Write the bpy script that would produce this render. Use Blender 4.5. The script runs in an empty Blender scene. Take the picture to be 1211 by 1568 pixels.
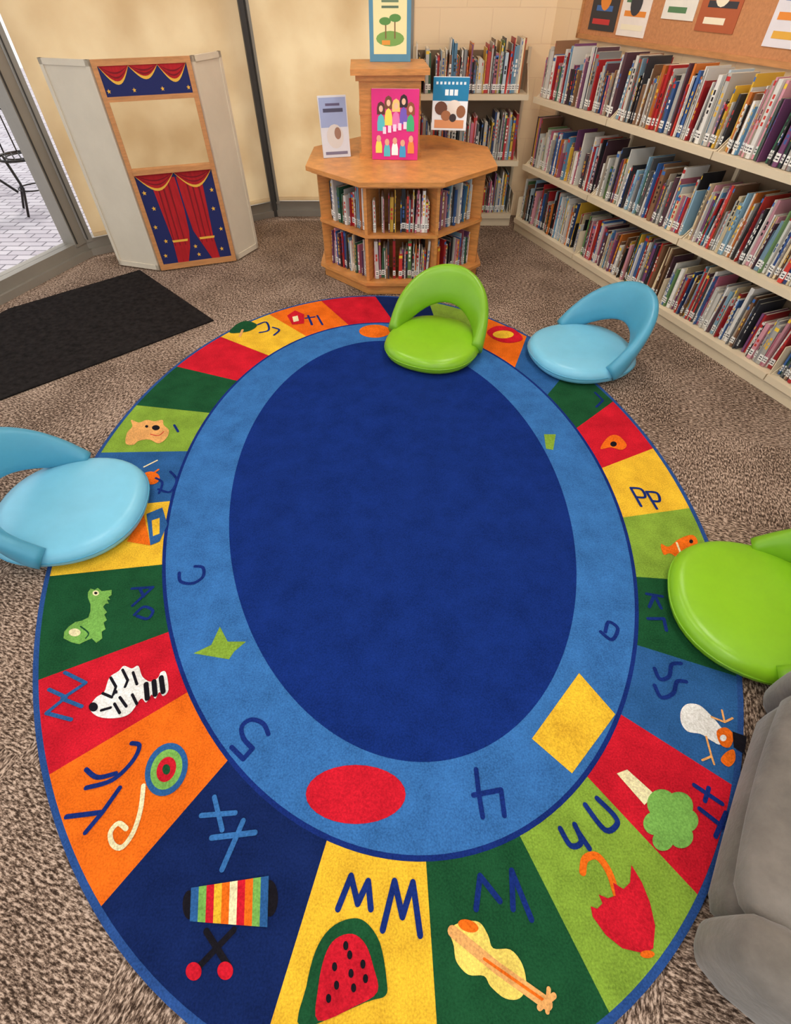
import bpy, bmesh, math, random
from mathutils import Vector, Matrix
random.seed(7)
sc = bpy.context.scene
sc.view_settings.view_transform = 'Standard'

# ---------------------------------------------------------------- helpers
def lin(c):
    o = []
    for x in c[:3]:
        x /= 255.0
        o.append(x/12.92 if x <= 0.04045 else ((x+0.055)/1.055)**2.4)
    return (o[0], o[1], o[2], 1.0)

MATS = {}
def newmat(name):
    m = bpy.data.materials.new(name); m.use_nodes = True
    nt = m.node_tree
    return m, nt, nt.nodes, nt.links, nt.nodes['Principled BSDF']

def mat(name, rgb, rough=0.6, var=0.0, vscale=8.0, bump=0.0, bscale=200.0, spec=0.3, stretch=(1,1,1), metal=0.0, sheen=0.0, fine=0.0):
    if name in MATS: return MATS[name]
    m, nt, N, L, P = newmat(name)
    P.inputs['Roughness'].default_value = rough
    P.inputs['Metallic'].default_value = metal
    P.inputs['Specular IOR Level'].default_value = spec
    if sheen: P.inputs['Sheen Weight'].default_value = sheen
    col = lin(rgb)
    P.inputs['Base Color'].default_value = col
    tc = N.new('ShaderNodeTexCoord')
    mp = N.new('ShaderNodeMapping'); mp.inputs['Scale'].default_value = stretch
    L.new(tc.outputs['Object'], mp.inputs['Vector'])
    if var > 0:
        no = N.new('ShaderNodeTexNoise'); no.inputs['Scale'].default_value = vscale
        no.inputs['Detail'].default_value = 6; no.inputs['Roughness'].default_value = 0.65
        L.new(mp.outputs[0], no.inputs['Vector'])
        src = no.outputs['Fac']
        if fine > 0:
            nf = N.new('ShaderNodeTexNoise'); nf.inputs['Scale'].default_value = 190; nf.inputs['Detail'].default_value = 2
            L.new(mp.outputs[0], nf.inputs['Vector'])
            mx = N.new('ShaderNodeMix'); mx.data_type = 'FLOAT'; mx.inputs[0].default_value = fine
            L.new(src, mx.inputs[2]); L.new(nf.outputs['Fac'], mx.inputs[3]); src = mx.outputs[0]
        r = N.new('ShaderNodeValToRGB')
        r.color_ramp.elements[0].position = 0.3; r.color_ramp.elements[1].position = 0.7
        r.color_ramp.elements[0].color = [max(0, c*(1-var)) for c in col[:3]]+[1]
        r.color_ramp.elements[1].color = [min(1, c*(1+var)) for c in col[:3]]+[1]
        L.new(src, r.inputs[0]); L.new(r.outputs[0], P.inputs['Base Color'])
    if bump > 0:
        n2 = N.new('ShaderNodeTexNoise'); n2.inputs['Scale'].default_value = bscale
        n2.inputs['Detail'].default_value = 3
        L.new(mp.outputs[0], n2.inputs['Vector'])
        b = N.new('ShaderNodeBump'); b.inputs['Strength'].default_value = bump; b.inputs['Distance'].default_value = 0.004
        L.new(n2.outputs['Fac'], b.inputs['Height']); L.new(b.outputs[0], P.inputs['Normal'])
    MATS[name] = m
    return m

def rugmat(name, rgb):
    return mat('rug_'+name, rgb, 0.95, 0.42, 9, 0.8, 240, 0.04, fine=0.5)

class Bd:
    def __init__(s, name):
        s.name = name; s.v = []; s.f = []; s.m = []; s.s = []; s.c = []; s.mats = []; s.T = Matrix.Identity(4)
    def add(s, vs, fs, m, smooth=False, col=None):
        o = len(s.v)
        s.v += [s.T @ Vector(p) for p in vs]
        if m not in s.mats: s.mats.append(m)
        k = s.mats.index(m)
        for f in fs:
            s.f.append([o+i for i in f]); s.m.append(k); s.s.append(smooth); s.c.append(col or (1, 1, 1, 1))
    def box(s, lo, hi, m, col=None, M=None):
        x0, y0, z0 = lo; x1, y1, z1 = hi
        vs = [Vector(p) for p in [(x0,y0,z0),(x1,y0,z0),(x1,y1,z0),(x0,y1,z0),(x0,y0,z1),(x1,y0,z1),(x1,y1,z1),(x0,y1,z1)]]
        if M is not None: vs = [M @ p for p in vs]
        s.add(vs, [(0,3,2,1),(4,5,6,7),(0,1,5,4),(1,2,6,5),(2,3,7,6),(3,0,4,7)], m, False, col)
    def rbox(s, lo, hi, m, r=0.02, seg=3, M=None, puff=0.0):
        bm = bmesh.new(); bmesh.ops.create_cube(bm, size=1)
        c = [(a+b)/2 for a, b in zip(lo, hi)]; d = [b-a for a, b in zip(lo, hi)]
        for v in bm.verts: v.co = Vector((v.co.x*d[0]+c[0], v.co.y*d[1]+c[1], v.co.z*d[2]+c[2]))
        if puff:
            bmesh.ops.subdivide_edges(bm, edges=bm.edges[:], cuts=11, use_grid_fill=True)
            h = [x/2 for x in d]
            for v in bm.verts:
                q = [v.co[i]-c[i] for i in range(3)]
                inner = [max(-(h[i]-r), min(h[i]-r, q[i])) for i in range(3)]
                dv = Vector([q[i]-inner[i] for i in range(3)])
                if dv.length > 1e-6: dv = dv.normalized()*r
                k = [q[i]/h[i] for i in range(3)]
                for i in range(3):
                    pf = 0
                    if abs(k[i]) > 0.99: pf = math.copysign(puff*(1-k[(i+1) % 3]**2)*(1-k[(i+2) % 3]**2), k[i])
                    v.co[i] = c[i]+inner[i]+dv[i]+pf
        else:
            bmesh.ops.bevel(bm, geom=bm.edges[:], offset=r, segments=seg, affect='EDGES', profile=0.5)
        bm.verts.index_update()
        vs = [v.co.copy() for v in bm.verts]
        if M is not None: vs = [M @ p for p in vs]
        s.add(vs, [[v.index for v in f.verts] for f in bm.faces], m, True); bm.free()
    def poly(s, pts, z, m):
        a = sum(pts[i][0]*pts[(i+1) % len(pts)][1]-pts[(i+1) % len(pts)][0]*pts[i][1] for i in range(len(pts)))
        if a < 0: pts = pts[::-1]
        s.add([(p[0], p[1], z) for p in pts], [list(range(len(pts)))], m)
    def prism(s, pts, z0, z1, m):
        a = sum(pts[i][0]*pts[(i+1) % len(pts)][1]-pts[(i+1) % len(pts)][0]*pts[i][1] for i in range(len(pts)))
        if a < 0: pts = pts[::-1]
        n = len(pts)
        s.add([(p[0], p[1], z0) for p in pts]+[(p[0], p[1], z1) for p in pts],
              [list(range(n))[::-1], list(range(n, 2*n))]+[(i, (i+1) % n, n+(i+1) % n, n+i) for i in range(n)], m)
    def vquad(s, pts, y, m):
        a = sum(pts[i][0]*pts[(i+1) % len(pts)][1]-pts[(i+1) % len(pts)][0]*pts[i][1] for i in range(len(pts)))
        if a < 0: pts = pts[::-1]
        s.add([(p[0], y, p[1]) for p in pts], [list(range(len(pts)))], m)
    def sweep(s, path, secs, m, closed=False):
        n = len(secs[0]); vs = [p for r in secs for p in r]; fs = []
        K = len(secs)
        for i in range(K-1 if not closed else K):
            j = (i+1) % K
            for k in range(n):
                fs.append((i*n+k, i*n+(k+1) % n, j*n+(k+1) % n, j*n+k))
        if not closed:
            fs.append(list(range(n))[::-1]); fs.append([(K-1)*n+k for k in range(n)])
        s.add(vs, fs, m, True)
    def tube(s, path, r, m, n=8):
        P = [Vector(p) for p in path]; secs = []
        up = Vector((0, 0, 1))
        prev = None
        for i, p in enumerate(P):
            t = (P[min(i+1, len(P)-1)]-P[max(i-1, 0)]).normalized()
            if prev is None:
                a = t.cross(up)
                if a.length < 0.1: a = t.cross(Vector((1, 0, 0)))
            else:
                a = prev-t*prev.dot(t)
            a.normalize(); prev = a; b = t.cross(a)
            rr = r[i] if isinstance(r, (list, tuple)) else r
            secs.append([p+a*math.cos(q*2*math.pi/n)*rr+b*math.sin(q*2*math.pi/n)*rr for q in range(n)])
        s.sweep(P, secs, m)
    def build(s, loc=None):
        me = bpy.data.meshes.new(s.name)
        off = Vector(loc) if loc else Vector((0, 0, 0))
        me.from_pydata([tuple(p-off) for p in s.v], [], s.f)
        for m in s.mats: me.materials.append(m)
        me.polygons.foreach_set('material_index', s.m)
        me.polygons.foreach_set('use_smooth', s.s)
        ca = me.color_attributes.new('Col', 'FLOAT_COLOR', 'CORNER')
        data = []
        for pl, c in zip(me.polygons, s.c): data += list(c)*pl.loop_total
        ca.data.foreach_set('color', data)
        me.update()
        o = bpy.data.objects.new(s.name, me); o.location = off
        sc.collection.objects.link(o)
        return o

def frame(x, y, z, ang): return Matrix.Translation((x, y, z)) @ Matrix.Rotation(ang, 4, 'Z')

# ---------------------------------------------------------------- camera
H = 1.60; PITCH = math.radians(48.0); F = 750.0
cd = bpy.data.cameras.new('camera'); cam = bpy.data.objects.new('camera', cd)
sc.collection.objects.link(cam); sc.camera = cam
cam.location = (0, 0, H); cam.rotation_euler = (math.radians(90)-PITCH, 0, 0)
cd.sensor_fit = 'HORIZONTAL'; cd.sensor_width = 36; cd.lens = 36*F/1211.0; cd.clip_start = 0.02

# floor-plan rectification: turns traced plan coordinates of the rug print into metres on the floor
CT, ST = math.cos(math.radians(48)), math.sin(math.radians(48))
def R(x, y):
    u = (x-605.5)/750.0; v = (y-784)/750.0
    t = 1.6/(ST+CT*v)
    return (u*t, t*(CT-ST*v))

# ---------------------------------------------------------------- room materials
def carpet_mat():
    m, nt, N, L, P = newmat('brown_carpet')
    P.inputs['Roughness'].default_value = 0.95; P.inputs['Specular IOR Level'].default_value = 0.05
    tc = N.new('ShaderNodeTexCoord')
    rot = N.new('ShaderNodeMapping'); rot.inputs['Rotation'].default_value = (0, 0, 0.37); L.new(tc.outputs['Object'], rot.inputs[0])
    ch = N.new('ShaderNodeTexChecker'); ch.inputs['Scale'].default_value = 1.64
    L.new(rot.outputs[0], ch.inputs['Vector'])
    def streak(sc3):
        mp = N.new('ShaderNodeMapping'); mp.inputs['Scale'].default_value = sc3; L.new(rot.outputs[0], mp.inputs[0])
        no = N.new('ShaderNodeTexNoise'); no.inputs['Scale'].default_value = 1.0; no.inputs['Detail'].default_value = 3; no.inputs['Roughness'].default_value = 0.7
        L.new(mp.outputs[0], no.inputs['Vector']); return no
    a = streak((150, 55, 50)); b = streak((55, 150, 50))
    mx = N.new('ShaderNodeMix'); mx.data_type = 'FLOAT'
    L.new(ch.outputs['Fac'], mx.inputs[0]); L.new(a.outputs['Fac'], mx.inputs[2]); L.new(b.outputs['Fac'], mx.inputs[3])
    # broad wear variation
    nb = N.new('ShaderNodeTexNoise'); nb.inputs['Scale'].default_value = 3.0; nb.inputs['Detail'].default_value = 5; L.new(rot.outputs[0], nb.inputs['Vector'])
    ad = N.new('ShaderNodeMix'); ad.data_type = 'FLOAT'; ad.inputs[0].default_value = 0.14
    L.new(mx.outputs[0], ad.inputs[2]); L.new(nb.outputs['Fac'], ad.inputs[3])
    r = N.new('ShaderNodeValToRGB'); cr = r.color_ramp
    cr.elements[0].position = 0.41; cr.elements[0].color = lin((56, 43, 35))
    cr.elements[1].position = 0.60; cr.elements[1].color = lin((198, 174, 156))
    e = cr.elements.new(0.5); e.color = lin((122, 102, 88))
    L.new(ad.outputs[0], r.inputs[0]); L.new(r.outputs[0], P.inputs['Base Color'])
    bp = N.new('ShaderNodeBump'); bp.inputs['Strength'].default_value = 0.8; bp.inputs['Distance'].default_value = 0.005
    L.new(mx.outputs[0], bp.inputs['Height']); L.new(bp.outputs[0], P.inputs['Normal'])
    return m

def block_mat():
    m, nt, N, L, P = newmat('painted_block_wall')
    P.inputs['Roughness'].default_value = 0.6
    tc = N.new('ShaderNodeTexCoord'); sp = N.new('ShaderNodeSeparateXYZ'); cb = N.new('ShaderNodeCombineXYZ')
    L.new(tc.outputs['Object'], sp.inputs[0]); L.new(sp.outputs['X'], cb.inputs['X']); L.new(sp.outputs['Z'], cb.inputs['Y'])
    br = N.new('ShaderNodeTexBrick'); br.inputs['Scale'].default_value = 1.0
    br.inputs['Brick Width'].default_value = 0.4; br.inputs['Row Height'].default_value = 0.2; br.inputs['Mortar Size'].default_value = 0.005
    br.inputs['Mortar Smooth'].default_value = 0.8
    br.inputs['Color1'].default_value = lin((246, 218, 178)); br.inputs['Color2'].default_value = lin((244, 215, 174)); br.inputs['Mortar'].default_value = lin((238, 207, 168))
    L.new(cb.outputs[0], br.inputs['Vector']); L.new(br.outputs['Color'], P.inputs['Base Color'])
    bp = N.new('ShaderNodeBump'); bp.invert = True; bp.inputs['Strength'].default_value = 0.2; bp.inputs['Distance'].default_value = 0.003
    L.new(br.outputs['Fac'], bp.inputs['Height']); L.new(bp.outputs[0], P.inputs['Normal'])
    return m

def shade_mat():
    m, nt, N, L, P = newmat('shade_fabric')
    nt.nodes.remove(P)
    out = [n for n in N if n.type == 'OUTPUT_MATERIAL'][0]
    tc = N.new('ShaderNodeTexCoord'); no = N.new('ShaderNodeTexNoise'); no.inputs['Scale'].default_value = 2.2; no.inputs['Detail'].default_value = 5
    L.new(tc.outputs['Object'], no.inputs['Vector'])
    r = N.new('ShaderNodeValToRGB'); r.color_ramp.elements[0].position = 0.35; r.color_ramp.elements[1].position = 0.65
    r.color_ramp.elements[0].color = lin((228, 208, 174)); r.color_ramp.elements[1].color = lin((246, 232, 204))
    L.new(no.outputs['Fac'], r.inputs[0])
    d = N.new('ShaderNodeBsdfDiffuse'); t = N.new('ShaderNodeBsdfTranslucent'); mx = N.new('ShaderNodeMixShader'); mx.inputs[0].default_value = 0.6
    L.new(r.outputs[0], d.inputs[0]); L.new(r.outputs[0], t.inputs[0]); L.new(d.outputs[0], mx.inputs[1]); L.new(t.outputs[0], mx.inputs[2]); L.new(mx.outputs[0], out.inputs[0])
    return m

def glass_mat():
    m, nt, N, L, P = newmat('window_glass'); nt.nodes.remove(P)
    out = [n for n in N if n.type == 'OUTPUT_MATERIAL'][0]
    g = N.new('ShaderNodeBsdfGlossy'); g.inputs['Roughness'].default_value = 0.02
    t = N.new('ShaderNodeBsdfTransparent'); mx = N.new('ShaderNodeMixShader'); mx.inputs[0].default_value = 0.05
    L.new(t.outputs[0], mx.inputs[1]); L.new(g.outputs[0], mx.inputs[2]); L.new(mx.outputs[0], out.inputs[0]); return m

def book_mat():
    m, nt, N, L, P = newmat('book_covers'); P.inputs['Roughness'].default_value = 0.4
    a = N.new('ShaderNodeAttribute'); a.attribute_name = 'Col'
    L.new(a.outputs['Color'], P.inputs['Base Color']); return m

def paving_mat():
    m, nt, N, L, P = newmat('patio_paving'); P.inputs['Roughness'].default_value = 0.8
    tc = N.new('ShaderNodeTexCoord')
    br = N.new('ShaderNodeTexBrick'); br.inputs['Scale'].default_value = 1.0
    br.inputs['Brick Width'].default_value = 0.2; br.inputs['Row Height'].default_value = 0.1; br.inputs['Mortar Size'].default_value = 0.007
    br.inputs['Color1'].default_value = lin((194, 188, 194)); br.inputs['Color2'].default_value = lin((174, 166, 174)); br.inputs['Mortar'].default_value = lin((108, 102, 110))
    L.new(tc.outputs['Object'], br.inputs['Vector']); L.new(br.outputs['Color'], P.inputs['Base Color']); return m

def emit(name, col, s):
    m, nt, N, L, P = newmat(name)
    P.inputs['Emission Color'].default_value = col; P.inputs['Emission Strength'].default_value = s
    P.inputs['Base Color'].default_value = (0.9, 0.9, 0.9, 1); return m

CARPET = carpet_mat(); BLOCK = block_mat(); SHADE = shade_mat(); GLASS = glass_mat(); BOOK = book_mat(); PAVE = paving_mat()
ALU = mat('aluminium_frame', (150, 144, 134), 0.45, 0.05, 5, metal=0.3)
ALUD = mat('dark_frame', (62, 58, 54), 0.5, 0.1, 6)
CEIL = mat('ceiling_paint', (236, 232, 222), 0.9, 0.03, 4)
WOOD = mat('oak_wood', (204, 138, 74), 0.38, 0.24, 5, stretch=(2, 2, 14), spec=0.4)
WOODL = mat('light_wood', (192, 134, 84), 0.45, 0.18, 6, stretch=(2, 2, 12))
METAL = mat('cream_shelf_metal', (220, 202, 172), 0.45, 0.04, 4)
METALD = mat('shelf_back_metal', (130, 108, 84), 0.6, 0.05, 4)
CORK = mat('cork', (192, 132, 88), 0.9, 0.15, 60, 0.3, 300)
MATB = mat('black_mat_pile', (36, 32, 31), 0.95, 0.55, 30, 0.8, 250, 0.05)
WHITE = mat('white_paper', (240, 238, 232), 0.6, 0.02, 5)

# ---------------------------------------------------------------- room shell
K0 = (-3.84, 0.33); K1 = (-2.53, 4.32); K2 = (-1.15, 5.30); K3 = (1.216, 5.30); K4 = (3.05, 0.565)
ZC = 2.8
b = Bd('floor'); b.prism([K0, K1, K2, K3, K4, (3.05, -2.0), (-3.84, -2.0)], -0.06, 0.0, CARPET); b.build()
b = Bd('ceiling'); b.prism([K0, K1, K2, K3, K4, (3.05, -2.0), (-3.84, -2.0)], ZC, ZC+0.08, CEIL); b.build()
LP = emit('light_panel_glow', (1.0, 0.94, 0.85, 1), 21.0)
for (x, y) in [(-1.1, 1.1), (0.9, 1.1), (-1.1, 3.3), (0.9, 3.3), (0, -1.0)]:
    b = Bd('ceiling_light'); b.box((x-0.16, y-0.62, ZC-0.03), (x+0.16, y+0.62, ZC-0.002), METAL)
    b.box((x-0.14, y-0.6, ZC-0.036), (x+0.14, y+0.6, ZC-0.03), LP); b.build()

def wall_frame(p0, p1):
    ang = math.atan2(p1[1]-p0[1], p1[0]-p0[0]); L = math.hypot(p1[0]-p0[0], p1[1]-p0[1])
    return ang, L
def place(o, x, y, ang): o.location = (x, y, 0); o.rotation_euler = (0, 0, ang)

ang, L = wall_frame((0.14, 5.3), K3)
b = Bd('wall_back'); b.box((0, 0, 0), (L+0.15, 0.15, ZC), BLOCK); place(b.build(), 0.14, 5.3, ang)
angD, LD = wall_frame(K3, K4)
b = Bd('wall_right'); b.box((0, 0, 0), (LD, 0.15, ZC), BLOCK); place(b.build(), K3[0], K3[1], angD)

def window(name, p0, p1, posts, sill=0.12, top=2.55):
    ang, L = wall_frame(p0, p1)
    b = Bd(name)
    b.box((0, 0.0, 0), (L, 0.12, sill), ALU); b.box((0, -0.03, 0), (L, 0.0, 0.05), ALU)
    b.box((0, 0.0, top), (L, 0.12, top+0.07), ALU)
    for x, w in posts:
        b.box((x-w/2, -0.01, sill-0.02), (x+w/2, 0.11, top+0.02), ALU)
        b.box((x-w/2+0.010, -0.018, sill), (x-w/2+0.018, -0.009, top), ALUD)
    b.box((0.02, 0.06, sill), (L-0.02, 0.066, top), GLASS)
    place(b.build(), p0[0], p0[1], ang)
    return ang, L
angA, LA = wall_frame(K0, K1)
window('window_1', K0, K1, [(0.05, 0.1), (1.4, 0.09), (2.8, 0.09), (LA-0.06, 0.11)])
angB, LB = wall_frame(K1, K2)
window('window_2', K1, K2, [(0.03, 0.05), (LB-0.025, 0.04)])
window('window_3', K2, (0.14, 5.3), [(0.03, 0.04), (1.265, 0.05)])
for nm, p0, p1 in (('wall_left', K0, K1), ('wall_left_angled', K1, K2), ('wall_back_header', K2, (0.14, 5.3))):
    a, l = wall_frame(p0, p1)
    b = Bd(nm); b.box((0, 0, 2.62), (l, 0.13, ZC), CEIL); place(b.build(), p0[0], p0[1], a)

for p0, a, l0, l1 in ((K1, angB, 0.07, LB-0.055), (K2, 0.0, 0.055, 1.24)):
    b = Bd('roller_shade')
    b.box((l0, -0.035, 0.16), (l1, -0.033, 2.5), SHADE)
    b.rbox((l0, -0.045, 0.135), (l1, -0.022, 0.165), SHADE, 0.008, 2)
    b.tube([(l0, -0.06, 2.52), (l1, -0.06, 2.52)], 0.035, ALU, 12)
    place(b.build(), p0[0], p0[1], a)
b = Bd('trim_1'); b.box((K2[0]-0.018, K2[1]-0.045, 0), (K2[0]+0.018, K2[1]+0.02, 2.6), ALUD); b.build()

FD = frame(1.39, 4.85, 0, angD)
b = Bd('bulletin_board'); b.T = FD
b.box((-0.115, -0.02, 1.28), (3.2, -0.002, 2.3), CORK)
for lo, hi in (((-0.135, -0.03, 1.26), (3.2, -0.002, 1.285)), ((-0.135, -0.03, 1.26), (-0.11, -0.002, 2.3)), ((-0.135, -0.03, 2.3), (3.2, -0.002, 2.325))):
    b.box(lo, hi, WOODL)
b.build()
posters = [(-0.02, 0.26, 1.31, (60, 58, 60), 0), (0.29, 0.56, 1.30, (236, 224, 214), 1), (0.67, 0.93, 1.395, (232, 226, 214), 2), (0.96, 1.24, 1.36, (176, 92, 58), 3), (1.45, 1.74, 1.33, (226, 220, 224), 4), (1.85, 2.1, 1.40, (200, 210, 220), 0)]
acc = [(230, 140, 60), (60, 60, 66), (200, 60, 60), (240, 228, 200), (70, 110, 170), (226, 170, 70), (90, 130, 90)]
for s0, s1, z0, c, k in posters:
    b = Bd('poster'); b.T = FD
    m = mat('poster_%d_%d_%d' % c, c, 0.5, 0.05, 6); w = s1-s0; h = w*1.35
    b.box((s0, -0.024, z0), (s1, -0.0205, z0+h), m)
    rr = random.Random(k+3)
    for i in range(5):
        zz = z0+h*(0.08+0.17*i); a = s0+w*(0.1+0.1*rr.random()); e = s1-w*(0.08+0.25*rr.random())
        cc = acc[rr.randrange(len(acc))]
        b.vquad([(a, zz), (e, zz), (e, zz+h*0.07), (a, zz+h*0.07)], -0.0248, mat('acc_%d' % acc.index(cc), cc, 0.5))
    cx = (s0+s1)/2; r = w*0.2
    b.vquad([(cx+r*math.cos(t*math.pi/8), z0+h*0.42+r*1.1*math.sin(t*math.pi/8)) for t in range(16)], -0.0252, mat('acc_%d' % (k % 7), acc[k % 7], 0.5))
    b.build()

# ---------------------------------------------------------------- books
PAL = [(232, 228, 220)]*7+[(205, 200, 190)]*4+[(60, 60, 66)]*2+[(36, 34, 38)]*2+[(178, 40, 44)]*2+[(206, 60, 50), (42, 72, 128), (60, 100, 160), (96, 146, 180), (140, 176, 196), (180, 196, 206),
       (52, 98, 72), (96, 130, 80), (222, 176, 60), (214, 120, 50), (120, 70, 110), (196, 110, 130), (150, 110, 80), (120, 84, 60), (96, 96, 96), (160, 160, 160), (186, 170, 150), (230, 210, 170), (214, 150, 160), (90, 60, 70)]
def books(b, x0, x1, z, yf=0.03, hmin=0.19, hmax=0.315, depth=0.2, seed=0, pal=PAL, gap=0.03):
    rr = random.Random(seed); x = x0
    mix = rr.uniform(hmin, hmax)
    while x < x1-0.012:
        if rr.random() < gap: x += rr.uniform(0.01, 0.04); mix = rr.uniform(hmin, hmax)
        if rr.random() < 0.3: mix = rr.uniform(hmin, hmax)
        t = rr.choice([0.005, 0.006, 0.007, 0.008, 0.009, 0.010, 0.012, 0.014, 0.018, 0.024]); h = min(hmax, max(hmin, mix+rr.uniform(-0.045, 0.045)))
        if x+t > x1: break
        y = yf+rr.uniform(0, 0.03); d = depth*rr.uniform(0.8, 0.98)
        lean = rr.choice([0, 0, 0, 0.02, -0.02, 0.06]) if rr.random() < 0.5 else 0
        Sh = Matrix.Identity(4); Sh[0][2] = lean; Sh = Matrix.Translation((x, 0, z)) @ Sh
        c = rr.choice(pal); k = rr.uniform(0.8, 1.05); c = lin([min(255, q*k) for q in c])
        b.box((0, y, 0), (t, y+d, h), BOOK, c, Sh)
        e = t*0.18
        b.add([Sh @ Vector(p) for p in [(e, y+0.003, h+0.0006), (t-e, y+0.003, h+0.0006), (t-e, y+d-0.003, h+0.0006), (e, y+d-0.003, h+0.0006)]], [(0, 1, 2, 3)], BOOK, False, lin((232, 222, 202)))
        def band(z0, z1, cc, f0=0.0, f1=1.0, o=0.0006):
            b.add([Sh @ Vector(p) for p in [(t*f0, y-o, z0), (t*f1, y-o, z0), (t*f1, y-o, z1), (t*f0, y-o, z1)]], [(0, 1, 2, 3)], BOOK, False, cc)
        if rr.random() < 0.85:
            band(0.02, 0.055, lin((240, 238, 232)))
            for q in range(2): band(0.027+q*0.012, 0.033+q*0.012, lin((70, 68, 70)), 0.2, 0.8, 0.0010)
        if rr.random() < 0.75:
            q = rr.choice([(245, 240, 230), (30, 30, 34), (200, 60, 50), (230, 180, 60), (60, 90, 150)]); zz = h*rr.uniform(0.32, 0.5)
            for s_ in range(rr.randint(2, 5)): band(zz+s_*0.026, zz+s_*0.026+rr.uniform(0.012, 0.022), lin(q), 0.25, 0.75)
        if rr.random() < 0.3: band(h-0.03, h-0.012, lin(rr.choice([(200, 50, 50), (60, 110, 180), (240, 200, 60)])))
        x += t+0.0012+max(0, lean)*0.02

SH = (0.10, 0.50, 0.935)
def shelf_unit(T, bays):
    b = Bd('library_bookshelf'); b.T = T
    b.box((bays[0], 0.01, 0.002), (bays[-1], 0.26, 0.085), METAL)
    b.box((bays[0], 0.25, 0.08), (bays[-1], 0.262, 1.17), METALD)
    for x in bays:
        b.box((x-0.012, 0.235, 0.05), (x+0.012, 0.265, 1.19), METAL)
        b.box((x-0.003, 0.012, 0.08), (x+0.003, 0.25, 0.26), METAL)
    for i in range(len(bays)-1):
        for z in SH:
            b.box((bays[i]+0.004, 0.0, z-0.018), (bays[i+1]-0.004, 0.25, z), METAL)
            b.box((bays[i]+0.004, -0.006, z-0.034), (bays[i+1]-0.004, 0.004, z+0.002), METAL)
            for xx in (bays[i]+0.005, bays[i+1]-0.011):
                b.add([(xx, 0.02, z), (xx, 0.25, z), (xx, 0.25, z+0.16), (xx, 0.2, z+0.16), (xx+0.005, 0.02, z), (xx+0.005, 0.25, z), (xx+0.005, 0.25, z+0.16), (xx+0.005, 0.2, z+0.16)],
                      [(0, 1, 2, 3), (7, 6, 5, 4), (0, 3, 7, 4), (1, 5, 6, 2), (3, 2, 6, 7)], METAL)
    b.build()
    b = Bd('shelved_books'); b.T = T
    for i in range(len(bays)-1):
        for j, z in enumerate(SH):
            books(b, bays[i]+0.016, bays[i+1]-0.016, z+0.0025, seed=i*10+j+int(T[0][3]*50))
    b.build()
UD = frame(1.13, 4.75, 0, angD)
shelf_unit(UD, [-0.17, 0.73, 1.64, 2.55, 3.46])
shelf_unit(frame(0.15, 5.0, 0, 0), [0.0, 0.90])

# ---------------------------------------------------------------- rug
PHI = math.radians(6.0)
def ell(cx, cy, a, bb, n=160, th=None):
    def pt(t):
        x = a*math.cos(t); y = bb*math.sin(t)
        return (cx+x*math.cos(PHI)-y*math.sin(PHI), cy+x*math.sin(PHI)+y*math.cos(PHI))
    if th is not None: return pt(th)
    return [pt(2*math.pi*i/n) for i in range(n)]
OUT = (-0.075, 1.655, 1.38, 1.895); MID = (-0.018, 1.66, 0.985, 1.47); INN = (0.0, 1.66, 0.75, 1.24)
def par(p, E):
    dx, dy = p[0]-E[0], p[1]-E[1]
    x = dx*math.cos(PHI)+dy*math.sin(PHI); y = -dx*math.sin(PHI)+dy*math.cos(PHI)
    return math.atan2(y/E[3], x/E[2])
OUTS = (OUT[0], OUT[1], OUT[2]-0.018, OUT[3]-0.018)
BL = [((985,1000),(1165,1060)), ((960,1110),(1120,1205)), ((905,1205),(1065,1370)), ((795,1285),(935,1560)), ((652,1318),(665,1568)),
      ((500,1300),(410,1568)), ((338,1190),(152,1397)), ((265,1090),(70,1195)), ((255,975),(70,1038)), ((258,865),(110,875)),
      ((277,768),(200,775)), ((290,693),(173,697)), ((305,628),(200,620))]
ti = [par(R(*a), MID) for a, c in BL]; to = [par(R(*c), OUTS) for a, c in BL]
def unwrap(l):
    o = [l[0]]
    for t in l[1:]:
        while t > o[-1]: t -= 2*math.pi
        while t < o[-1]-2*math.pi: t += 2*math.pi
        o.append(t)
    return o
ti = unwrap(ti); to = unwrap(to)
def arcsplit(t0, t1, E, n):
    M = 600; ts = [t0+(t1-t0)*i/M for i in range(M+1)]; s = [0]
    for i in range(M):
        p = ell(*E, th=ts[i]); q = ell(*E, th=ts[i+1]); s.append(s[-1]+math.hypot(p[0]-q[0], p[1]-q[1]))
    out = []
    for k in range(1, n):
        g = s[-1]*k/n; j = next(i for i in range(M+1) if s[i] >= g); out.append(ts[j])
    return out
ti += arcsplit(ti[-1], ti[0]-2*math.pi, MID, 14)+[ti[0]-2*math.pi]
to += arcsplit(to[-1], to[0]-2*math.pi, OUTS, 14)+[to[0]-2*math.pi]
RC = {'red': (192, 28, 44), 'orange': (236, 104, 26), 'yellow': (238, 178, 50), 'green': (28, 76, 46), 'lime': (126, 158, 56), 'blue': (44, 90, 144), 'navy': (20, 36, 84),
      'ring': (54, 106, 166), 'center': (20, 44, 112), 'border': (42, 76, 136), 'cream': (240, 216, 172), 'black': (26, 24, 30), 'tan': (220, 160, 96), 'white': (234, 230, 220), 'leaf': (116, 168, 80), 'dblue': (24, 44, 112), 'pale': (240, 200, 98)}
C = {k: rugmat(k, v) for k, v in RC.items()}
seq = ['blue', 'red', 'lime', 'green', 'yellow', 'navy', 'orange', 'red', 'green', 'yellow', 'blue', 'lime',
       'green', 'red', 'yellow', 'orange', 'red', 'navy', 'lime', 'orange', 'blue', 'green', 'red', 'yellow', 'lime', 'green']
b = Bd('alphabet_rug')
b.prism(ell(*OUT), 0.001, 0.010, C['border'])
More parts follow.
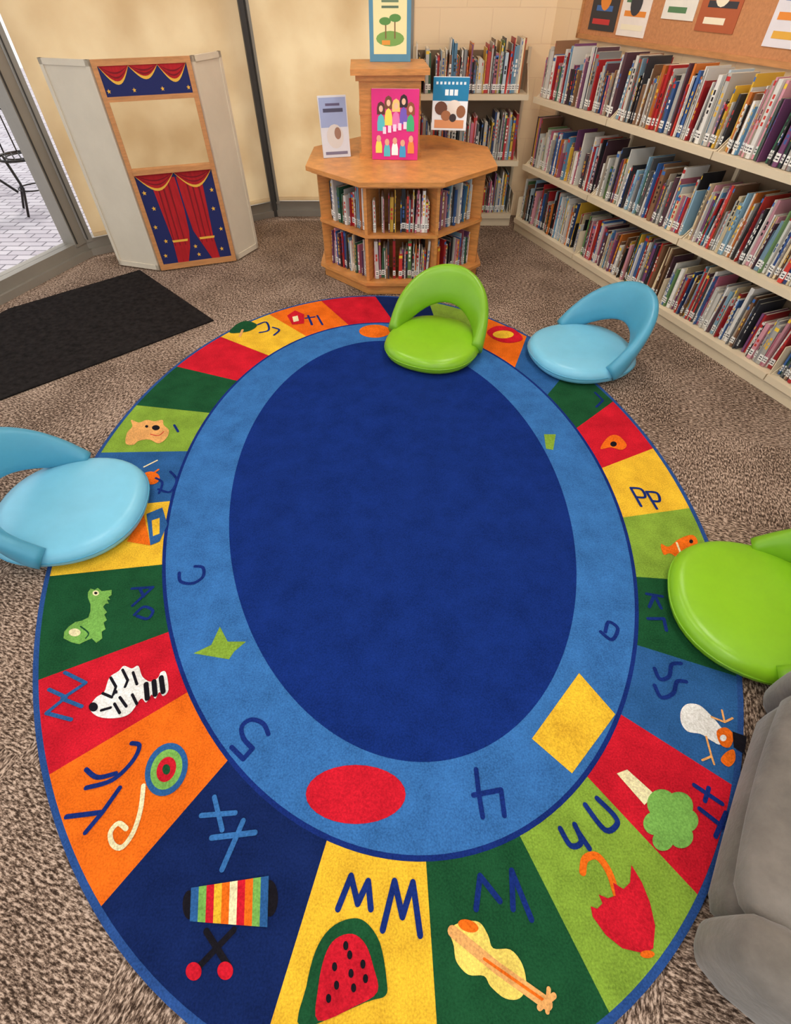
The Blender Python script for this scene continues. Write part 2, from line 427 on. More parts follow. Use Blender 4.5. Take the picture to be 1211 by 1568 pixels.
for i in range(26):
    n = 10
    inner = [ell(*MID, th=ti[i]+(ti[i+1]-ti[i])*k/n) for k in range(n+1)]
    outer = [ell(*OUTS, th=to[i]+(to[i+1]-to[i])*k/n) for k in range(n+1)]
    vs = [(p[0], p[1], 0.0106) for p in inner+outer]
    b.add(vs, [(k, k+1, n+2+k, n+1+k) for k in range(n)], C[seq[i]])
b.poly(ell(MID[0], MID[1], MID[2]+0.014, MID[3]+0.014), 0.0112, C['dblue'])
b.poly(ell(*MID), 0.0116, C['ring'])
b.poly(ell(*INN), 0.0120, C['center'])
ZL = [0.0126]
def G(): ZL[0] = 0.0126
def up(): ZL[0] += 0.00016; return ZL[0]
def P(pts, c): b.poly([R(*p) for p in pts], up(), C[c])
def E(cx, cy, rx, ry, c, rot=0):
    rt = math.radians(rot)
    P([(cx+rx*math.cos(t)*math.cos(rt)-ry*math.sin(t)*math.sin(rt), cy+rx*math.cos(t)*math.sin(rt)+ry*math.sin(t)*math.cos(rt)) for t in [2*math.pi*i/28 for i in range(28)]], c)
def catmull(q, per=5):
    o = []
    for i in range(len(q)-1):
        p0, p1, p2, p3 = q[max(i-1, 0)], q[i], q[i+1], q[min(i+2, len(q)-1)]
        for k in range(per):
            t = k/per; o.append(0.5*((2*p1)+(-p0+p2)*t+(2*p0-5*p1+4*p2-p3)*t*t+(-p0+3*p1-3*p2+p3)*t**3))
    o.append(q[-1]); return o
def B(pts, c):
    q = [Vector(p) for p in pts]; n = len(q); o = []
    for i in range(n):
        p0, p1, p2, p3 = q[i-1], q[i], q[(i+1) % n], q[(i+2) % n]
        for k in range(4):
            t = k/4; o.append(0.5*((2*p1)+(-p0+p2)*t+(2*p0-5*p1+4*p2-p3)*t*t+(-p0+3*p1-3*p2+p3)*t**3))
    P([(p.x, p.y) for p in o], c)
def S(pts, c, w=0.013, smooth=False):
    q = [Vector(R(*p)) for p in pts]; h = w/2
    z = up()
    if smooth:
        q = catmull(q); vs = []; n = len(q)
        for i in range(n):
            d = (q[min(i+1, n-1)]-q[max(i-1, 0)]).normalized(); nn = Vector((-d.y, d.x))*h
            vs += [(q[i].x-nn.x, q[i].y-nn.y, z), (q[i].x+nn.x, q[i].y+nn.y, z)]
        b.add(vs, [(2*i, 2*i+2, 2*i+3, 2*i+1) for i in range(n-1)], C[c])
        ends = [q[0], q[-1]]
    else:
        for i in range(len(q)-1):
            d = (q[i+1]-q[i]).normalized(); nn = Vector((-d.y, d.x))*h
            b.poly([q[i]+nn, q[i]-nn, q[i+1]-nn, q[i+1]+nn], z+0.00001*i, C[c])
        ends = q
    for i, p in enumerate(ends):
        b.poly([(p.x+h*math.cos(t*math.pi/6), p.y+h*math.sin(t*math.pi/6)) for t in range(12)], z+0.00007+0.00001*i, C[c])
# ring shapes and numerals
E(545, 1218, 76, 45, 'red')
G(); P([(885,1033),(940,1096),(874,1186),(813,1133)], 'yellow')
G(); P([(298,1003),(325,990),(338,962),(350,985),(378,985),(360,1000),(352,1012)], 'lime')
G(); E(574, 510, 24, 10, 'orange')
G(); S([(728,1180),(732,1215),(738,1252)], 'dblue', .014); S([(724,1219),(766,1211),(771,1250)], 'dblue', .014)
G(); S([(356,1146),(374,1164),(388,1148)], 'dblue', .014); S([(388,1148),(374,1132),(372,1114),(386,1104),(404,1110),(412,1126)], 'dblue', .014, True)
G(); S([(276,880),(278,893),(296,896),(312,886),(312,872),(300,870)], 'dblue', .013, True)
G(); S([(918,970),(935,982),(944,965),(930,955),(925,970)], 'dblue', .013, True)
G(); S([(910,604),(922,616),(912,626)], 'dblue', .013)
G(); P([(832,668),(850,668),(846,692),(835,690)], 'lime')
# X
G(); S([(310,1250),(362,1246)], 'ring', .013); S([(330,1222),(342,1272)], 'ring', .013)
S([(326,1284),(392,1276)], 'ring', .014); S([(374,1258),(342,1332)], 'ring', .014)
G(); E(292, 1386, 10, 22, 'black'); E(414, 1376, 13, 28, 'black')
cs = ['blue', 'leaf', 'red', 'yellow', 'orange', 'cream', 'red', 'orange', 'leaf', 'blue']
for i, c in enumerate(cs):
    f0, f1 = i/10, (i+1)/10
    tx = lambda f: 295+f*118
    P([(tx(f0), 1360-f0*18), (tx(f1), 1360-f1*18), (tx(f1)-2, 1411+f1*9), (tx(f0)-2, 1411+f0*9)], c)
G(); S([(318,1426),(352,1480)], 'black', .014); S([(360,1424),(305,1482)], 'black', .014)
E(299, 1487, 12, 14, 'red'); E(347, 1486, 12, 14, 'red')
# Y
G(); S([(105,1252),(160,1245),(186,1208)], 'dblue', .013); S([(160,1245),(134,1276)], 'dblue', .013)
S([(135,1180),(152,1192),(180,1186)], 'dblue', .013, True); S([(135,1208),(175,1196),(205,1168),(216,1144),(204,1140)], 'dblue', .013, True)
G(); S([(222,1205),(218,1240),(207,1275),(190,1298),(176,1294),(172,1276),(184,1262),(196,1270)], 'cream', .013, True)
E(257, 1180, 31, 42, 'blue', 22); E(257, 1180, 23, 32, 'leaf', 22); E(257, 1180, 14, 20, 'red', 22); E(257, 1180, 6, 8, 'green')
# Z
G(); S([(102,1032),(134,1048),(98,1072),(128,1084)], 'blue', .012); S([(78,1058),(104,1070),(74,1094),(112,1104)], 'blue', .012)
G(); B([(140,1086),(150,1070),(162,1062),(170,1040),(184,1030),(192,1022),(204,1026),(214,1022),(220,1038),(232,1046),(244,1040),(248,1032),(256,1032),(260,1058),(252,1068),(246,1062),(240,1072),(234,1066),(226,1078),(218,1072),(204,1092),(190,1100),(168,1102),(150,1098)], 'white')
for q in [[(172,1040),(180,1054),(176,1066)], [(190,1028),(198,1044),(194,1054)], [(206,1032),(212,1050)], [(160,1064),(174,1070)], [(186,1070),(196,1084)], [(205,1066),(212,1080)], [(158,1090),(172,1086)], [(178,1080),(186,1094)]]:
    S(q, 'black', .009)
for q in [[(226,1050),(228,1072)], [(238,1046),(240,1066)], [(249,1040),(252,1062)]]: S(q, 'black', .016)
E(146, 1085, 7, 7, 'black'); E(180, 1062, 3, 3, 'black')
# A
G(); S([(205,930),(236,902)], 'dblue', .011); S([(236,902),(204,904)], 'dblue', .011); S([(216,904),(222,916)], 'dblue', .011); S([(208,944),(222,932),(236,938),(228,950),(212,946)], 'dblue', .011, True)
G(); P([(100,980),(101,970),(108,962),(118,955),(128,953),(138,948),(141,938),(141,928),(137,918),(137,910),(141,904),(147,906),(152,903),(158,908),(173,906),(173,914),(168,917),(171,921),(166,921),(169,927),(164,927),(160,932),(166,940),(162,944),(166,952),(161,956),(164,966),(158,970),(159,980),(150,987),(143,980),(134,984),(124,989),(112,986)], 'leaf')
E(117, 971, 9, 6, 'cream'); E(149, 911, 5, 4, 'cream'); E(149, 911, 2.5, 2, 'black'); S([(126,962),(138,972),(134,980)], 'green', .005, True)
# B, C, D
G(); P([(196,832),(222,790),(232,838)], 'orange'); P([(226,790),(250,780),(258,806),(246,832),(232,838)], 'blue'); P([(234,800),(246,796),(246,820),(236,824)], 'yellow')
G(); S([(262,725),(272,738),(262,756),(244,752)], 'dblue', .012, True); S([(240,735),(250,742),(245,758)], 'dblue', .011, True)
G(); E(232, 735, 14, 10, 'orange'); S([(222,718),(242,708)], 'cream', .008); S([(214,745),(244,722)], 'orange', .01)
G(); B([(194,682),(196,666),(204,656),(202,646),(214,650),(226,646),(238,648),(250,646),(252,654),(260,662),(256,674),(244,682),(230,676),(214,678),(206,684)], 'tan'); E(240, 658, 6, 4, 'black'); E(226, 656, 2.5, 2, 'black'); S([(232,668),(244,670),(252,664)], 'red', .005, True); S([(268,654),(274,664)], 'dblue', .012)
# top-left
G(); S([(395,500),(408,496),(412,508),(398,512)], 'dblue', .014, True); S([(418,504),(428,508),(420,516)], 'dblue', .014, True)
G(); B([(352,512),(362,500),(378,494),(394,500),(386,508),(370,512)], 'green'); S([(372,508),(368,518)], 'tan', .016)
G(); S([(472,486),(478,500)], 'dblue', .016); S([(468,490),(482,488)], 'dblue', .014); S([(486,486),(494,500)], 'dblue', .014)
G(); P([(440,486),(452,478),(466,484),(466,498),(448,500)], 'red'); P([(448,488),(456,486),(458,494),(450,496)], 'cream')
# top right
G(); B([(745,512),(760,502),(785,506),(800,522),(780,528),(760,524)], 'red'); E(770, 515, 16, 6, 'yellow')
# O P Q R
G(); B([(918,690),(930,672),(945,670),(958,684),(950,692),(934,688)], 'orange'); E(938, 683, 5, 4, 'black')
G(); S([(964,750),(980,778)], 'dblue', .012); S([(964,750),(980,752),(986,764),(972,764)], 'dblue', .012, True); S([(988,756),(1004,782)], 'dblue', .012); S([(988,756),(1004,758),(1008,770),(996,770)], 'dblue', .012, True)
G(); B([(1010,836),(1022,840),(1038,828),(1058,822),(1066,834),(1054,848),(1036,856),(1024,850),(1014,852)], 'orange'); S([(1034,834),(1040,850)], 'cream', .008); E(1056, 832, 3, 3, 'black')
G(); S([(988,912),(1012,916)], 'dblue', .012); S([(1000,914),(1010,934)], 'dblue', .012); S([(1000,914),(992,932)], 'dblue', .012); S([(990,950),(1014,950),(1018,968)], 'dblue', .012)
# S
G(); S([(1040,1018),(1026,1020),(1022,1038),(1008,1042),(1000,1026)], 'dblue', .013, True); S([(1048,1046),(1034,1046),(1028,1064),(1010,1070),(1000,1052)], 'dblue', .013, True)
G(); B([(1040,1090),(1050,1080),(1068,1082),(1084,1096),(1098,1112),(1108,1128),(1100,1142),(1086,1136),(1070,1126),(1050,1122),(1040,1108)], 'white'); B([(1094,1122),(1108,1116),(1120,1128),(1114,1146),(1100,1142)], 'orange'); E(1104, 1132, 5, 5, 'white'); P([(1118,1122),(1140,1130),(1136,1156),(1120,1146)], 'black')
B([(1100,1166),(1108,1154),(1120,1150),(1122,1166),(1112,1176)], 'orange')
S([(1078,1130),(1086,1160)], 'tan', .006); S([(1072,1166),(1086,1160),(1090,1172)], 'tan', .006); S([(1086,1100),(1106,1108)], 'tan', .006); S([(1102,1090),(1106,1108),(1118,1102)], 'tan', .006)
# T
G(); P([(942,1186),(958,1180),(1000,1218),(984,1234)], 'cream')
for x, y, r in [(1010,1232,22),(1036,1236,22),(1048,1258,18),(1040,1282,18),(1012,1288,16),(1000,1262,18),(1022,1260,26)]: E(x, y, r, r, 'leaf')
G(); S([(1060,1204),(1102,1232)], 'dblue', .013); S([(1082,1208),(1076,1228)], 'dblue', .012); S([(1068,1240),(1104,1268)], 'dblue', .013); S([(1108,1246),(1092,1282)], 'dblue', .012)
# U
G(); S([(856,1270),(872,1296),(888,1290),(878,1264)], 'dblue', .014, True); S([(884,1276),(900,1300)], 'dblue', .014); S([(894,1234),(924,1272),(942,1264),(938,1250),(912,1224)], 'dblue', .014, True)
G(); S([(942,1372),(930,1336),(912,1312),(894,1316),(890,1336)], 'orange', .018, True)
P([(964,1325),(980,1352),(992,1382),(1000,1418),(997,1452),(984,1460),(950,1452),(925,1432),(905,1404),(902,1388),(912,1392),(920,1384),(914,1370),(928,1376),(940,1372),(936,1352),(952,1362),(962,1352)], 'red')
E(988, 1461, 11, 6, 'orange')
# V
G(); S([(728,1392),(734,1342)], 'dblue', .014); S([(734,1342),(764,1380)], 'dblue', .014); S([(782,1334),(812,1408)], 'dblue', .014); S([(782,1334),(784,1392)], 'dblue', .014)
G(); B([(688,1424),(706,1412),(732,1412),(746,1432),(754,1452),(780,1454),(798,1476),(804,1508),(794,1528),(772,1528),(750,1510),(740,1494),(716,1492),(698,1472),(694,1448)], 'pale')
S([(692,1426),(760,1482),(836,1536)], 'tan', .024); S([(740,1468),(832,1532)], 'orange', .006); E(716, 1418, 16, 9, 'orange', 20)
S([(824,1542),(846,1524)], 'tan', .012); S([(836,1548),(838,1514)], 'tan', .01)
# W
G(); S([(518,1392),(538,1342),(548,1384),(564,1350),(568,1392)], 'dblue', .015); S([(586,1424),(604,1350),(616,1404),(632,1352),(643,1432)], 'dblue', .015)
G(); B([(462,1572),(470,1510),(484,1456),(506,1422),(536,1407),(560,1412),(582,1444),(592,1500),(590,1524),(560,1534)], 'green')
B([(488,1562),(488,1512),(498,1464),(514,1438),(540,1430),(560,1446),(572,1480),(578,1518),(544,1540)], 'red')
for x, y in [(513,1480),(536,1462),(556,1476),(516,1508),(538,1490),(560,1498),(504,1528),(530,1448),(542,1512)]: E(x, y, 4, 7, 'black')
b.build()

# black entrance mat
b = Bd('entrance_mat')
a = (-1.23, 3.18); e1 = (-0.72, -0.69); e2 = (-0.69, 0.72)
q = [a, (a[0]+e2[0]*1.14, a[1]+e2[1]*1.14), (a[0]+e2[0]*1.14+e1[0]*0.95, a[1]+e2[1]*1.14+e1[1]*0.95), (a[0]+e2[0]*0.52+e1[0]*2.1, a[1]+e2[1]*0.52+e1[1]*2.1), (a[0]+e1[0]*2.1, a[1]+e1[1]*2.1)]
b.prism(q, 0.001, 0.009, MATB); b.build()

# ---------------------------------------------------------------- floor chairs
def floor_chair(x, y, backang, cseat, cback, r=0.29, tag='blue', z=0.0145):
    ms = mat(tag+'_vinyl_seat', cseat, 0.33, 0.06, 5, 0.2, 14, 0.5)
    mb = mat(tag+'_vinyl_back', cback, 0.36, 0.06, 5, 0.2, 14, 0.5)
    b = Bd('floor_chair'); b.T = frame(x, y, z, backang-math.pi/2)
    n = 48; prof = []
    for k in range(9):
        t = -math.pi/2+math.pi*k/8
        prof.append((r-0.04+0.04*math.cos(t), 0.045+0.045*math.sin(t)))
    prof = [(r*0.5, 0.0)]+prof+[(r*0.7, 0.100), (r*0.4, 0.100), (r*0.15, 0.096)]
    vs = []; fs = []
    for (pr, pz) in prof:
        for i in range(n):
            t = 2*math.pi*i/n; sq = (abs(math.cos(t))**2.3+abs(math.sin(t))**2.3)**(-1/2.3)
            dz = 0.010*math.cos(2*t)*(pr/r)**2 if pz > 0.09 else 0
            vs.append((pr*sq*math.cos(t), pr*sq*math.sin(t)*1.03, pz+dz))
    for k in range(len(prof)-1):
        for i in range(n): fs.append((k*n+i, k*n+(i+1) % n, (k+1)*n+(i+1) % n, (k+1)*n+i))
    fs.append(list(range(n))[::-1]); fs.append([(len(prof)-1)*n+i for i in range(n)])
    b.add(vs, fs, ms, True)
    ring = []
    for i in range(n+1):
        t = 2*math.pi*i/n; sq = (abs(math.cos(t))**2.3+abs(math.sin(t))**2.3)**(-1/2.3)
        ring.append(((r+0.0)*sq*math.cos(t), r*sq*math.sin(t)*1.03, 0.045))
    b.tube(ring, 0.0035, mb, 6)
    secs = []; K = 40
    def ctr(t): return Vector(((r-0.015)*math.cos(t), 0.015+0.265*math.sin(t), 0.06+0.235*math.sin(t)**1.1 if math.sin(t) > 0 else 0.06))
    for k in range(K+1):
        t = math.pi*k/K; p = ctr(t); T = (ctr(min(math.pi, t+0.02))-ctr(max(0, t-0.02))).normalized()
        W = Vector((0, 0.30, 0.95)); W = (W-T*W.dot(T)).normalized(); N = T.cross(W)
        hw = 0.046+0.062*math.sin(t)**0.9 if math.sin(t) > 1e-6 else 0.046; ht = 0.036
        secs.append([p+W*hw*math.copysign(abs(math.sin(q))**0.8, math.sin(q))+N*ht*math.copysign(abs(math.cos(q))**0.8, math.cos(q)) for q in [2*math.pi*j/20 for j in range(20)]])
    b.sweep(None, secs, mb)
    return b.build()
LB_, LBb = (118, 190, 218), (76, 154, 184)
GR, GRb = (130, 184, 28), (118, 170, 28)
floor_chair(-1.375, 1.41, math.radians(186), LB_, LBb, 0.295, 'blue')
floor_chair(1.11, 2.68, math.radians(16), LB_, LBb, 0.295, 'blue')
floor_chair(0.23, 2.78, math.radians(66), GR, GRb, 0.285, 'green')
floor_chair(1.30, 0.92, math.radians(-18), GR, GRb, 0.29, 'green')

# ---------------------------------------------------------------- grey sofa (small, low)
GREY = mat('grey_microsuede', (112, 105, 98), 0.9, 0.34, 6, 0.5, 60, 0.1, sheen=0.3)
b = Bd('grey_sofa'); b.T = frame(0.675, -0.025, 0.0, math.atan2(0.786, 0.618))
b.rbox((0.0, -0.80, 0.0165), (0.14, 0.0, 0.30), GREY, 0.055, puff=0.012)
b.rbox((0.125, -0.78, 0.0165), (0.75, 0.0, 0.17), GREY, 0.045, puff=0.008)
b.rbox((0.125, -0.60, 0.155), (0.75, 0.008, 0.285), GREY, 0.055, puff=0.020)
b.rbox((0.735, -0.80, 0.0165), (0.86, 0.0, 0.30), GREY, 0.055, puff=0.012)
b.rbox((0.0, -0.92, 0.0165), (0.86, -0.58, 0.50), GREY, 0.07, puff=0.015)
b.build()

# ---------------------------------------------------------------- puppet theatre
NAVY = mat('theatre_navy', (28, 36, 92), 0.7, 0.05, 8); RED = mat('theatre_red', (172, 24, 32), 0.7, 0.2, 10, stretch=(6, 6, 1)); GOLD = mat('theatre_gold', (228, 176, 66), 0.6)
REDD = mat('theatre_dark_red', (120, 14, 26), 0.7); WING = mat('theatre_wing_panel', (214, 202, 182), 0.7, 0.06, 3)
b = Bd('puppet_theater')
w = 0.58; base = frame(-1.84, 3.99, 0.011, math.atan2(0.2, 0.55)); b.T = base
def fr(x0, x1, z0, z1, m=WOODL, y0=-0.012, y1=0.012): b.box((x0, y0, z0), (x1, y1, z1), m)
fr(0, 0.03, 0, 1.22); fr(w-0.03, w, 0, 1.22); fr(0.03, w-0.03, 1.19, 1.22); fr(0.03, w-0.03, 1.02, 1.045); fr(0.03, w-0.03, 0.63, 0.66, y0=-0.03, y1=0.03); fr(0.03, w-0.03, 0.0, 0.04)
fr(0.03, w-0.03, 1.045, 1.19, NAVY, -0.006, 0.006); fr(0.03, w-0.03, 0.04, 0.63, NAVY, -0.006, 0.006)
def star(cx, cz, r, y):
    b.vquad([(cx+(r if i % 2 == 0 else r*0.42)*math.sin(i*math.pi/5), cz+(r if i % 2 == 0 else r*0.42)*math.cos(i*math.pi/5)) for i in range(10)], y, GOLD)
def swag(cx, hw, zt, dep, y):
    n = 12
    b.vquad([(cx-hw, zt)]+[(cx-hw+2*hw*i/n, zt-dep*math.sin(math.pi*i/n)-0.004) for i in range(n+1)]+[(cx+hw, zt)], y-0.0004, GOLD)
    b.vquad([(cx-hw, zt)]+[(cx-hw+2*hw*i/n, zt-(dep-0.014)*math.sin(math.pi*i/n)-0.002) for i in range(n+1)]+[(cx+hw, zt)], y-0.0012, RED)
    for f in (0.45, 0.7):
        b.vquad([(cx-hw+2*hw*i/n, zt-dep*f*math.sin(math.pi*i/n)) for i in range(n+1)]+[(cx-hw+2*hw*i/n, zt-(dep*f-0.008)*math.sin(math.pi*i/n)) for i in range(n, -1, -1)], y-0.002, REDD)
for i in range(3): swag(0.12+0.17*i, 0.085, 1.19, 0.085 if i != 1 else 0.065, -0.007)
for x in (0.05, 0.2, 0.37, 0.53): star(x, 1.072, 0.013, -0.008)
for i in range(2): swag(0.16+0.26*i, 0.13, 0.63, 0.10, -0.0085)
def drape(xs, m, y): b.vquad(xs, y, m)
drape([(0.12, 0.60), (0.29, 0.60), (0.295, 0.40), (0.285, 0.25), (0.26, 0.14), (0.22, 0.04), (0.14, 0.04), (0.15, 0.2)], RED, -0.0075)
drape([(0.30, 0.60), (0.47, 0.60), (0.45, 0.2), (0.46, 0.04), (0.40, 0.04), (0.36, 0.14), (0.315, 0.25), (0.305, 0.4)], RED, -0.0075)
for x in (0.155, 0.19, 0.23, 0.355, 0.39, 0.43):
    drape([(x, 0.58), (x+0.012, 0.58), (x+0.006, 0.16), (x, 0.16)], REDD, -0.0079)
for x0 in (0.145, 0.345): drape([(x0, 0.2), (x0+0.115, 0.2), (x0+0.11, 0.185), (x0+0.005, 0.185)], GOLD, -0.0083)
for x, z in ((0.06, 0.52), (0.09, 0.42), (0.06, 0.30), (0.10, 0.2), (0.065, 0.1), (0.52, 0.5), (0.50, 0.38), (0.52, 0.24), (0.49, 0.1), (0.3, 0.14), (0.31, 0.08)): star(x, z, 0.016, -0.008)
b.T = base @ Matrix.Rotation(math.radians(143), 4, 'Z')
for z0, z1 in ((0, 0.035), (1.19, 1.22)): b.box((0.01, -0.01, z0), (0.38, 0.01, z1), WING)
b.box((0.01, -0.01, 0), (0.035, 0.01, 1.22), WING); b.box((0.355, -0.01, 0), (0.38, 0.01, 1.22), WING); b.box((0.03, -0.004, 0.03), (0.36, 0.004, 1.2), WING)
b.T = base @ Matrix.Translation((w, 0, 0)) @ Matrix.Rotation(math.radians(46), 4, 'Z')
for z0, z1 in ((0, 0.035), (1.19, 1.22)): b.box((0.01, -0.01, z0), (0.30, 0.01, z1), WING)
b.box((0.01, -0.01, 0), (0.035, 0.01, 1.22), WING); b.box((0.275, -0.01, 0), (0.30, 0.01, 1.22), WING); b.box((0.03, -0.004, 0.03), (0.28, 0.004, 1.2), WING)
b.build()

# ---------------------------------------------------------------- wooden display stand
CX, CY = 0.04, 4.17
def octo(R_, rot=22.5): return [(CX+R_*math.cos(math.radians(rot+45*i)), CY+R_*math.sin(math.radians(rot+45*i))) for i in range(8)]
b = Bd('book_display_stand')
b.prism(octo(0.63), 0.002, 0.07, WOOD); b.prism(octo(0.66), 0.07, 0.09, WOOD)
b.prism(octo(0.63), 0.375, 0.395, WOOD)
b.prism(octo(0.66), 0.675, 0.69, WOOD); b.prism(octo(0.695), 0.69, 0.715, WOOD)
b.prism(octo(0.34), 0.09, 0.68, WOOD)
for i in range(8):
    a = math.radians(22.5+45*i)
    b.T = frame(CX, CY, 0, a); b.box((0.3, -0.011, 0.09), (0.62, 0.011, 0.676), WOOD)
b.T = frame(-0.045, 4.33, 0, 0.05)
b.box((-0.2, -0.2, 0.715), (0.2, 0.2, 1.13), WOOD)
b.box((-0.215, -0.215, 0.715), (0.215, 0.215, 0.745), WOOD)
b.box((-0.205, -0.205, 0.95), (0.205, 0.205, 0.965), WOOD)
b.box((-0.22, -0.22, 1.12), (0.22, 0.22, 1.15), WOOD); b.box((-0.25, -0.25, 1.15), (0.25, 0.25, 1.18), WOOD)
b.build()
b = Bd('displayed_books')
for i in range(8):
    fa = math.radians(45*i)
    T = frame(CX+0.565*math.cos(fa), CY+0.565*math.sin(fa), 0, fa+math.pi/2); b.T = T
    for z, sd in ((0.092, 1), (0.397, 2)):
        books(b, -0.19, 0.19, z, yf=0.02, hmin=0.17, hmax=0.25, depth=0.15, seed=i*7+sd, gap=0.08)
b.build()

def flat_book(name, T, w, h, base, patches, th=0.014):
    b = Bd(name); b.T = T
    b.box((-w/2, 0, 0), (w/2, th, h), mat(name+'_cover', base, 0.35, 0.05, 8))
    b.box((-w/2+0.004, 0.002, h), (w/2-0.004, th-0.002, h+0.001), WHITE)
    for k, (pts, c) in enumerate(patches):
        b.vquad([((p[0]-0.5)*w, p[1]*h) for p in pts], -0.0006-0.00012*k, mat('print_%d_%d_%d' % c, c, 0.4))
    return b.build()
def rect(x0, z0, x1, z1): return [(x0, z0), (x1, z0), (x1, z1), (x0, z1)]
def disc(cx, cz, rx, rz): return [(cx+rx*math.cos(t*math.pi/8), cz+rz*math.sin(t*math.pi/8)) for t in range(16)]
def lean(x, y, z, rz, tilt): return frame(x, y, z, math.radians(rz)) @ Matrix.Rotation(math.radians(-tilt), 4, 'X')
def arc(cx, cz, w_, h_): return [(cx-w_, cz-h_), (cx-w_, cz), (cx-w_*0.7, cz+h_*0.7), (cx, cz+h_), (cx+w_*0.7, cz+h_*0.7), (cx+w_, cz), (cx+w_, cz-h_)]
pp = []
for i, (x, zc, c) in enumerate([(0.2, 0.74, (90, 50, 40)), (0.36, 0.82, (120, 70, 50)), (0.52, 0.78, (240, 200, 120)), (0.68, 0.84, (50, 34, 36)), (0.83, 0.74, (150, 80, 50))]):
    pp += [(arc(x, zc, 0.085, 0.09), c), (arc(x, zc-0.2, 0.08, 0.12), [(90, 190, 200), (240, 220, 90), (230, 120, 180), (120, 90, 190), (70, 180, 120)][i]), (disc(x, zc-0.01, 0.042, 0.045), (236, 190, 160))]
for i, (x, zc) in enumerate([(0.15, 0.2), (0.33, 0.15), (0.5, 0.17), (0.67, 0.14), (0.85, 0.2)]):
    pp += [(arc(x, zc, 0.07, 0.10), [(240, 220, 90), (90, 190, 200), (250, 250, 250), (70, 160, 210), (240, 140, 60)][i]), (disc(x, zc+0.11, 0.05, 0.05), (226, 170, 140))]
for i in range(5): pp.append((rect(0.24+0.11*i, 0.38+0.018*i, 0.31+0.11*i, 0.48+0.018*i), (255, 220, 240)))
flat_book('pink_picture_book', lean(-0.005, 4.055, 0.717, -4, 8), 0.31, 0.37, (220, 40, 128), pp)
bp = [(rect(0.0, 0.56, 1, 0.99), (26, 128, 176)), (rect(0.34, 0.66, 0.44, 0.77), (240, 250, 255)), (rect(0.47, 0.66, 0.57, 0.77), (240, 250, 255)), (rect(0.6, 0.66, 0.7, 0.77), (240, 250, 255))]
bp += [(rect(0.08+0.11*i, 0.86, 0.14+0.11*i, 0.91), (220, 240, 250)) for i in range(8)]
bp += [(disc(0.25, 0.42, 0.18, 0.13), (110, 66, 44)), (disc(0.62, 0.44, 0.2, 0.14), (236, 226, 214)), (disc(0.82, 0.36, 0.13, 0.12), (150, 96, 60)), (rect(0.08, 0.04, 0.92, 0.2), (220, 150, 100)), (disc(0.4, 0.28, 0.14, 0.1), (170, 110, 70)), (disc(0.6, 0.24, 0.1, 0.08), (60, 44, 40))]
flat_book('blue_picture_book', lean(0.37, 4.28, 0.84, -6, 8), 0.24, 0.28, (236, 240, 244), bp)
gb = [(rect(0.03, 0.5, 0.97, 0.97), (150, 160, 196)), (disc(0.5, 0.35, 0.3, 0.2), (206, 196, 190)), (rect(0.15, 0.74, 0.85, 0.8), (70, 66, 90)), (rect(0.25, 0.84, 0.75, 0.88), (90, 80, 110)), (disc(0.6, 0.4, 0.12, 0.1), (150, 110, 90)), (rect(0.1, 0.05, 0.9, 0.1), (120, 110, 130))]
flat_book('grey_picture_book', lean(-0.405, 4.12, 0.717, 14, 12), 0.19, 0.33, (206, 204, 210), gb)
tb = [(rect(0.1, 0.1, 0.9, 0.93), (232, 222, 168)), (disc(0.5, 0.3, 0.34, 0.1), (120, 160, 80)), (rect(0.3, 0.68, 0.7, 0.71), (90, 110, 90)), (rect(0.22, 0.82, 0.78, 0.86), (110, 130, 100)), (rect(0.3, 0.75, 0.7, 0.78), (110, 130, 100)),
      (rect(0.38, 0.3, 0.41, 0.5), (130, 96, 60)), (rect(0.6, 0.3, 0.63, 0.54), (130, 96, 60)), (disc(0.38, 0.52, 0.14, 0.05), (90, 140, 70)), (disc(0.62, 0.56, 0.14, 0.05), (90, 140, 70)), (rect(0.3, 0.22, 0.5, 0.28), (220, 150, 60))]
flat_book('framed_storybook', lean(-0.035, 4.42, 1.181, 0, 10), 0.27, 0.37, (88, 140, 168), tb, 0.02)
ACR = glass_mat(); ACR.name = 'clear_acrylic'
b = Bd('acrylic_book_riser'); b.T = frame(0.35, 4.27, 0.716, math.radians(-6))
b.box((-0.14, 0.0, 0.118), (0.14, 0.15, 0.123), ACR); b.box((-0.14, 0.0, 0), (-0.135, 0.15, 0.118), ACR); b.box((0.135, 0.0, 0), (0.14, 0.15, 0.118), ACR)
b.build()

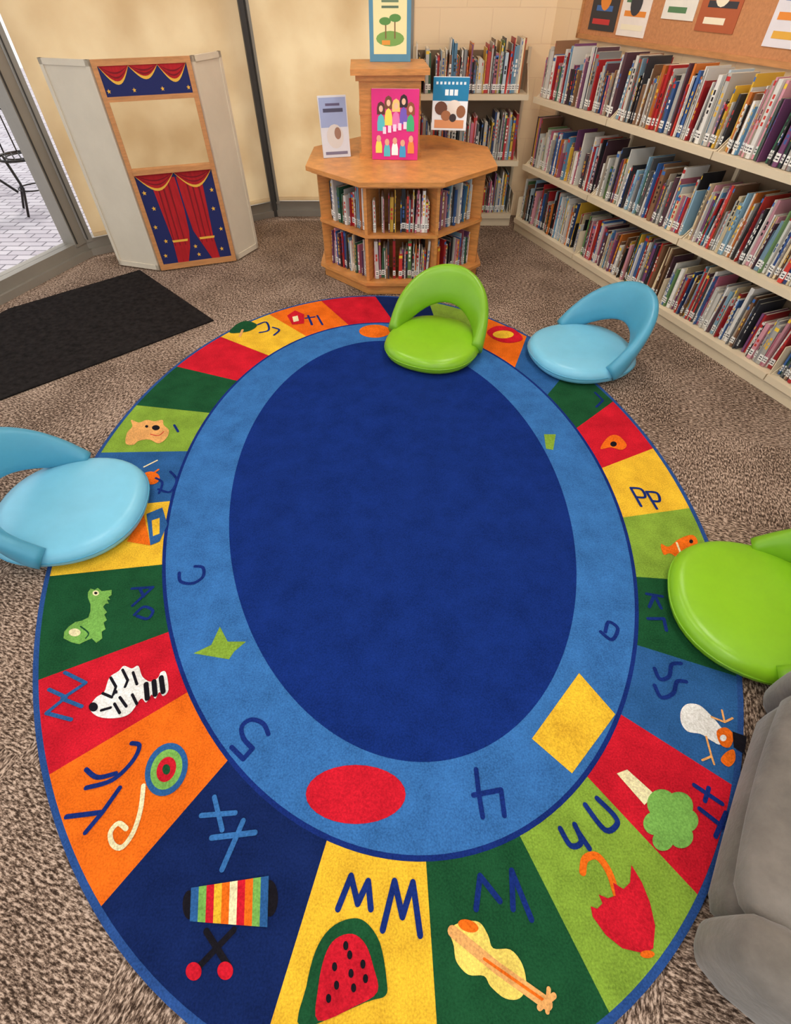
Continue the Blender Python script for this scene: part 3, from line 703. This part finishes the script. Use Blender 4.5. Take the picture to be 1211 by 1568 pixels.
# ---------------------------------------------------------------- outside
b = Bd('patio_ground'); b.box((-14, 1, -0.06), (-1.2, 16, -0.03), PAVE); b.build()
BLK = mat('black_wrought_iron', (26, 24, 26), 0.5, 0.1, 10)
def patio_chair(x, y, rz):
    b = Bd('patio_chair'); b.T = frame(x, y, -0.03, rz)
    n = 20; ring = lambda r, z: [(r*math.cos(2*math.pi*i/n), r*math.sin(2*math.pi*i/n), z) for i in range(n+1)]
    b.tube(ring(0.2, 0.45), 0.011, BLK); b.tube(ring(0.12, 0.45), 0.006, BLK); b.tube(ring(0.14, 0.2), 0.006, BLK)
    for i in range(-3, 4): b.tube([(i*0.055, -math.sqrt(max(0, .04-(i*.055)**2)), 0.45), (i*0.055, math.sqrt(max(0, .04-(i*.055)**2)), 0.45)], 0.006, BLK, 6)
    for a in (45, 135, 225, 315):
        c, s_ = math.cos(math.radians(a)), math.sin(math.radians(a))
        b.tube([(0.19*c, 0.19*s_, 0.45), (0.14*c, 0.14*s_, 0.22), (0.24*c, 0.24*s_, 0.008)], 0.011, BLK)
    arch = [(0.2*math.cos(t), 0.19, 0.45+0.45*math.sin(t)**0.7) for t in [math.pi*i/16 for i in range(17)]]
    b.tube(arch, 0.011, BLK)
    arch = [(0.11*math.cos(t), 0.19, 0.45+0.33*math.sin(t)**0.8) for t in [math.pi*i/12 for i in range(13)]]
    b.tube(arch, 0.007, BLK); b.tube([(0, 0.19, 0.45), (0, 0.19, 0.9)], 0.006, BLK)
    b.build()
patio_chair(-3.52, 5.55, 0.6); patio_chair(-4.1, 5.0, 2.2)
b = Bd('patio_table'); b.T = frame(-4.35, 6.1, -0.03, 0)
n = 24; b.prism([(0.35*math.cos(2*math.pi*i/n), 0.35*math.sin(2*math.pi*i/n)) for i in range(n)], 0.71, 0.725, BLK)
b.tube([(0, 0, 0.71), (0, 0, 0.25)], 0.02, BLK)
for a in range(3): b.tube([(0, 0, 0.25), (0.15*math.cos(a*2.1), 0.15*math.sin(a*2.1), 0.12), (0.28*math.cos(a*2.1), 0.28*math.sin(a*2.1), 0.012)], 0.013, BLK)
b.build()

# ---------------------------------------------------------------- sun and sky
sd = bpy.data.lights.new('sun', 'SUN'); sd.energy = 2.4; sd.angle = math.radians(12); sd.color = (1.0, 0.95, 0.88)
so = bpy.data.objects.new('sun', sd); sc.collection.objects.link(so)
so.rotation_euler = Vector((-0.12, -0.62, -0.74)).to_track_quat('-Z', 'Y').to_euler()
wd = bpy.data.worlds.new('sky'); sc.world = wd; wd.use_nodes = True
bg = wd.node_tree.nodes['Background']; bg.inputs[0].default_value = (0.94, 0.97, 1.0, 1); bg.inputs[1].default_value = 1.35
